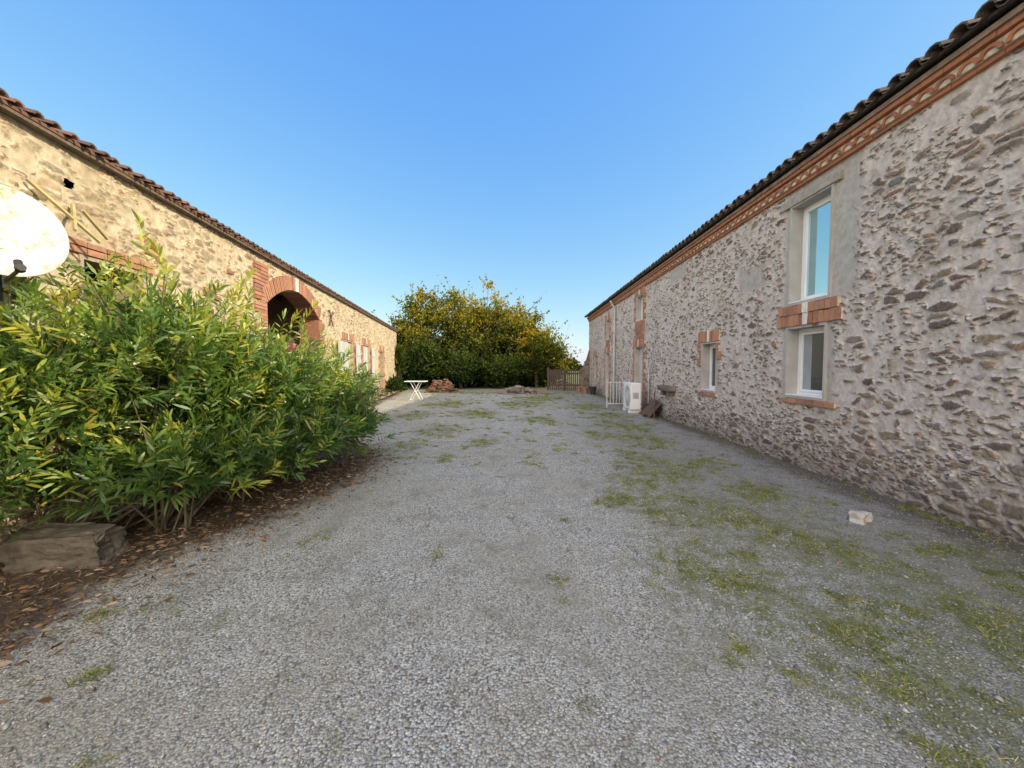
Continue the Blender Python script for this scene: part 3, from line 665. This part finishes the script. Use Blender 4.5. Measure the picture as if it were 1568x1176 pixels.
# ------------------------------------------------------------------ trees
def tree(name,x,y,h,r,ncl,per,mat,seed,low=.02,ls=.17):
    rs=np.random.default_rng(seed); par=empty(name); b=B()
    th=h*.22; b.cyl((x,y,-.05),(x+rs.normal()*.1,y,th),.13,.10,n=8); top=Vector((x,y,th))
    P=[];R=[]
    for i in range(ncl):
        u=rs.normal(size=3); u/=np.linalg.norm(u); rr=rs.random()**.4*rs.uniform(.70,1.20)
        zc=h*(low+1)/2; cpt=np.array([x+u[0]*r*rr,y+u[1]*r*rr*.8,zc+u[2]*(h*(1-low)/2)*rr*.90])
        s=rs.uniform(.20,.58)*(1.15-.35*cpt[2]/h); mm=int(per*s/.45)
        a=rs.normal(size=(mm,3))*s*np.array([1,1,.75]); P.append(cpt+a)
        R.append(np.clip(rs.normal(.42,.22)+(cpt[2]/h-.5)*.7+.12*a[:,2]/s+rs.normal(size=mm)*.13,0,1))  # yellower leaves on top; shade under the crown painted into the lower tones
        t=Vector(cpt); mid=top.lerp(t,.5)+Vector((rs.normal()*.2,rs.normal()*.2,.15))
        st=top.lerp(Vector((x,y,h*.6)),rs.random()*.7)
        b.cyl(st,mid,.045,.03,n=5,caps=False); b.cyl(mid,t,.03,.010,n=5,caps=False)
        for k in range(5):
            e=t+Vector((rs.normal(),rs.normal(),abs(rs.normal())*1.3))*s*1.6; b.cyl(t,e,.012,.004,n=4,caps=False)
            m3=9; tt=rs.random((m3,1))*.6+.5; P.append(np.array(t)+(np.array(e)-np.array(t))*tt+rs.normal(size=(m3,3))*.05); R.append(np.clip(rs.normal(.6,.2,m3),0,1))
    b.cyl(top,(x,y,h*.7),.10,.04,n=7)
    P=np.concatenate(P);R=np.concatenate(R); k=P[:,2]>.1; P=P[k];R=R[k]; n=len(P)
    b.obj('trunk_and_limbs',M_bark,par,recalc=False)
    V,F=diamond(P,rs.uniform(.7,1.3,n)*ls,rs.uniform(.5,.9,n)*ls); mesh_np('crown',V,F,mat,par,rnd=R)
tree('deciduous_tree',-7.5,28.5,7.5,2.0,52,240,M_tleaf,1,low=.1)
tree('deciduous_tree',-4.9,29.0,7.7,1.9,52,230,M_tleaf,2,low=.1)
tree('deciduous_tree',-2.5,28.4,7.3,1.9,46,215,M_tleaf,3,low=.1)
tree('deciduous_tree',-.3,28.9,6.7,1.7,36,190,M_tleaf,4,low=.05)
tree('deciduous_tree',1.2,28.2,5.1,1.4,38,200,M_tleaf,5)
tree('deciduous_tree',2.1,28.6,3.6,1.0,26,190,M_tleaf,6)
tree('deciduous_tree',-9.6,30,6.,1.8,36,240,M_gleaf,8)
tree('deciduous_tree',-4.2,27.2,3.2,1.8,26,230,M_gleaf,9)
tree('deciduous_tree',-6.6,27.0,3.6,1.5,26,240,M_gleaf,12)
tree('deciduous_tree',-1.3,27.2,2.5,1.3,20,220,M_gleaf,13)
n=42000; P=np.stack([rng.uniform(-12,2.2,n),rng.normal(30.2,.6,n),rng.random(n)**.9*3.9],1)
P[:,2]*=1+.2*np.sin(P[:,0]*1.3)+.12*np.sin(P[:,0]*3.1); V,F=diamond(P,rng.uniform(.18,.34,n),rng.uniform(.12,.24,n)); mesh_np('hedge',V,F,M_hedge,rnd=rng.random(n))
n=16000; P=np.stack([rng.uniform(-90,110,n),rng.normal(120,3,n),np.zeros(n)],1); P[:,2]=rng.random(n)*(4+1.5*np.sin(P[:,0]*.25)+1.2*np.sin(P[:,0]*.9)); V,F=diamond(P,rng.uniform(.8,1.6,n),rng.uniform(.6,1.2,n)); mesh_np('distant_trees',V,F,M_gleaf,rnd=rng.random(n))

# ------------------------------------------------------------------ things in the yard
def stone_mesh(b,c,r,seed,mi=0,sub=3,rough=.12,cl=.72,rot=0):
    rs=random.Random(seed); import bmesh
    bm=bmesh.new(); bmesh.ops.create_icosphere(bm,subdivisions=sub,radius=1)
    o=rs.uniform(0,99); cr,sr=math.cos(rot),math.sin(rot)
    vs=[]
    for v in bm.verts:
        p=v.co.copy(); k=1+.30*mnoise.noise(p*1.1+Vector((o,0,0)))+rough*mnoise.noise(p*3+Vector((0,o,0)))+rough*.5*mnoise.noise(p*8+Vector((0,o,0)))
        p=Vector([max(-cl,min(cl,q)) for q in p])*k*1.25
        X_,Y_=p.x*r[0],p.y*r[1]
        vs.append((c[0]+X_*cr-Y_*sr,c[1]+X_*sr+Y_*cr,c[2]+p.z*r[2]))
    b.add(vs,[[v.index for v in f.verts] for f in bm.faces],mi); bm.free()
b=B(); stone_mesh(b,(3.5,3.98,.035),(.11,.09,.085),5,sub=2,rough=.6,cl=.55,rot=.5); b.obj('rock',M_rock)
b=B(); stone_mesh(b,(-3.62,2.93,.15),(.46,.22,.21),21,sub=5,rough=.2,cl=.5,rot=.25); b.obj('stone_block',M_stone)
b=B()
for i in range(110):
    s=random.uniform(.06,.22); xx=random.gauss(-.1,.8); hh=max(0,.42-.28*abs(xx+.1)); stone_mesh(b,(xx,22.+random.gauss(0,.3),random.uniform(0,hh)),(s,s*.8,s*.55),i,sub=2,rough=.3)
b.obj('rubble_pile',simple('pile_stone',(.22,.185,.15),.92,.5,3,bump=.6))
b=B()
for i in range(420):
    t=random.random(); lay=int(11*(1-math.sqrt(t))); hw=.85-.045*lay
    xx=-4.8+random.uniform(-hw,hw)*(1.1 if lay<3 else 1); yy=23.3+random.uniform(-1,1)*(.45-.03*lay)
    L_=random.uniform(.1,.24); b.box(xx-L_/2,xx+L_/2,yy-.06,yy+.06,lay*.075+random.uniform(-.01,.01),lay*.075+.062,0,j=.02)
b.obj('brick_pile',brick_mat('weathered_brick',[(0,(.12,.06,.045)),(.4,(.24,.10,.065)),(.7,(.16,.09,.065)),(1,(.32,.17,.11))],(.3,.25,.2)))
tb=empty('garden_table'); tx,ty=-4.85,17.8
b=B(); b.box(tx-.48,tx+.48,ty-.30,ty+.30,.86,.90,0); b.obj('table_top',M_whitem,tb,bevel=.008)
b=B()
for sy in (-.24,.24):
    b.cyl((tx-.26,ty+sy,0),(tx+.22,ty+sy,.86),.018,n=8); b.cyl((tx+.26,ty+sy+.02,0),(tx-.22,ty+sy+.02,.86),.018,n=8)
for s_ in (-.26,.26): b.cyl((tx+s_,ty-.24,.03),(tx+s_,ty+.26,.03),.014,n=8)
b.cyl((tx,ty-.24,.43),(tx,ty+.26,.43),.012,n=8); b.obj('crossed_legs',M_whitem,tb)
ac=empty('heat_pump_unit'); x0,x1,y0,y1,z0,z1=3.70,4.05,13.0,13.92,.12,1.02
b=B(); b.box(x0,x1,y0,y1,z0,z1,0); b.obj('casing',M_white,ac,bevel=.025)
b=B()
cy,cz=y0+.36,.57
for rr in np.linspace(.05,.36,9):
    for k in range(32):
        t0=2*math.pi*k/32;t1=2*math.pi*(k+1)/32; b.cyl((x0-.012,cy+rr*math.cos(t0),cz+rr*math.sin(t0)),(x0-.012,cy+rr*math.cos(t1),cz+rr*math.sin(t1)),.005,n=4,caps=False)
for k in range(8):
    t=math.pi*k/8; b.cyl((x0-.016,cy-.36*math.cos(t),cz-.36*math.sin(t)),(x0-.016,cy+.36*math.cos(t),cz+.36*math.sin(t)),.005,n=4)
b.obj('fan_grille',M_whitem,ac)
b=B(); b.cyl((x0-.004,cy,cz),(x0-.001,cy,cz),.35,n=40,mi=0)
for yy in (y0+.12,y1-.12): b.box(x0-.04,x1+.04,yy-.04,yy+.04,0,.118,1)
for k in range(7): b.box(x0+.08,x1-.08,y0-.004,y0-.001,.5+k*.03,.512+k*.03,0)
b.cyl((x1-.05,y0+.1,.3),(x1+.36,y0+.0,.3),.02,n=8); b.cyl((x1+.34,y0,.3),(x1+.34,y0,.05),.02,n=8)
b.obj('fan_and_feet',[M_black,M_whitem],ac)
b=B(); gy_=14.5
for zz in (.18,.98): b.box(3.26,4.05,gy_-.012,gy_+.012,zz-.018,zz+.018)
for k in range(8): xx=3.26+.79*k/7; b.box(xx-.011,xx+.011,gy_-.008,gy_+.008,.16,1.04)
for xx in (3.24,4.07): b.box(xx-.022,xx+.022,gy_-.02,gy_+.02,0,1.1)
b.obj('metal_gate',M_gate)
b=B(); 
for (yy,tt,hh) in ((12.0,0,.42),(12.06,.03,.36),(12.3,.0,.47),(12.75,.02,.30)):
    b.add([(4.0+tt,yy,0),(4.36,yy,hh),(4.38,yy+.45,hh+.03),(3.95+tt,yy+.5,0),(4.02+tt,yy,0),(4.385,yy,hh+.02),(4.4,yy+.45,hh+.05),(3.98+tt,yy+.5,0)],[(0,1,2,3),(7,6,5,4),(0,4,5,1),(1,5,6,2),(2,6,7,3),(0,3,7,4)])
b.cyl((3.85,12.1,.03),(4.3,12.9,.05),.03,n=8); b.cyl((4.05,11.7,0.02),(4.36,12.6,.75),.02,n=8)
b.obj('scrap_iron_heap',M_rust)
fe=empty('wooden_fence'); b=B(); xx=1.9
while xx<3.85:
    b.box(xx,xx+.085,25.0,25.025,.06,1.36+random.uniform(-.03,.03),0,j=.006); xx+=.125
b.obj('pickets',M_fwood,fe)
b=B(); b.box(1.88,3.9,25.028,25.07,.3,.4); b.box(1.88,3.9,25.028,25.07,1.05,1.15)
for xx in (1.8,2.85,3.92): b.box(xx-.06,xx+.06,25.075,25.18,0,1.5)
b.obj('rails_and_posts',M_fwood,fe)
b=B(); prof=[]
for k in range(9):
    t=k/8; prof.append((RX-.03-.62*t, 1.35+1.25*(1-t)**2.2))
vs=[]
for yy in (24.9,25.2):
    for (a,zz) in prof: vs+=[(a,yy,0),(a,yy,zz)]
m=len(prof)*2; fs=[]
for k in range(8):
    i=2*k; fs+=[(i,i+1,i+3,i+2),(m+i+2,m+i+3,m+i+1,m+i),(i+1,m+i+1,m+i+3,i+3)]
fs+=[(0,m,m+1,1),(m-2,m-1,2*m-1,2*m-2)]
b.add(vs,fs); b.obj('garden_wall',M_stone)
for i,(xx,yy,r,h) in enumerate(((3.75,22.3,.16,.32),(4.05,21.6,.2,.4),(3.55,23.4,.14,.3))):
    b=B(); b.cyl((xx,yy,0),(xx,yy,h),r*.72,r,n=16); b.cyl((xx,yy,h),(xx,yy,h+.04),r*1.12,n=16); b.obj('flower_pot',M_pot if i!=1 else M_black)
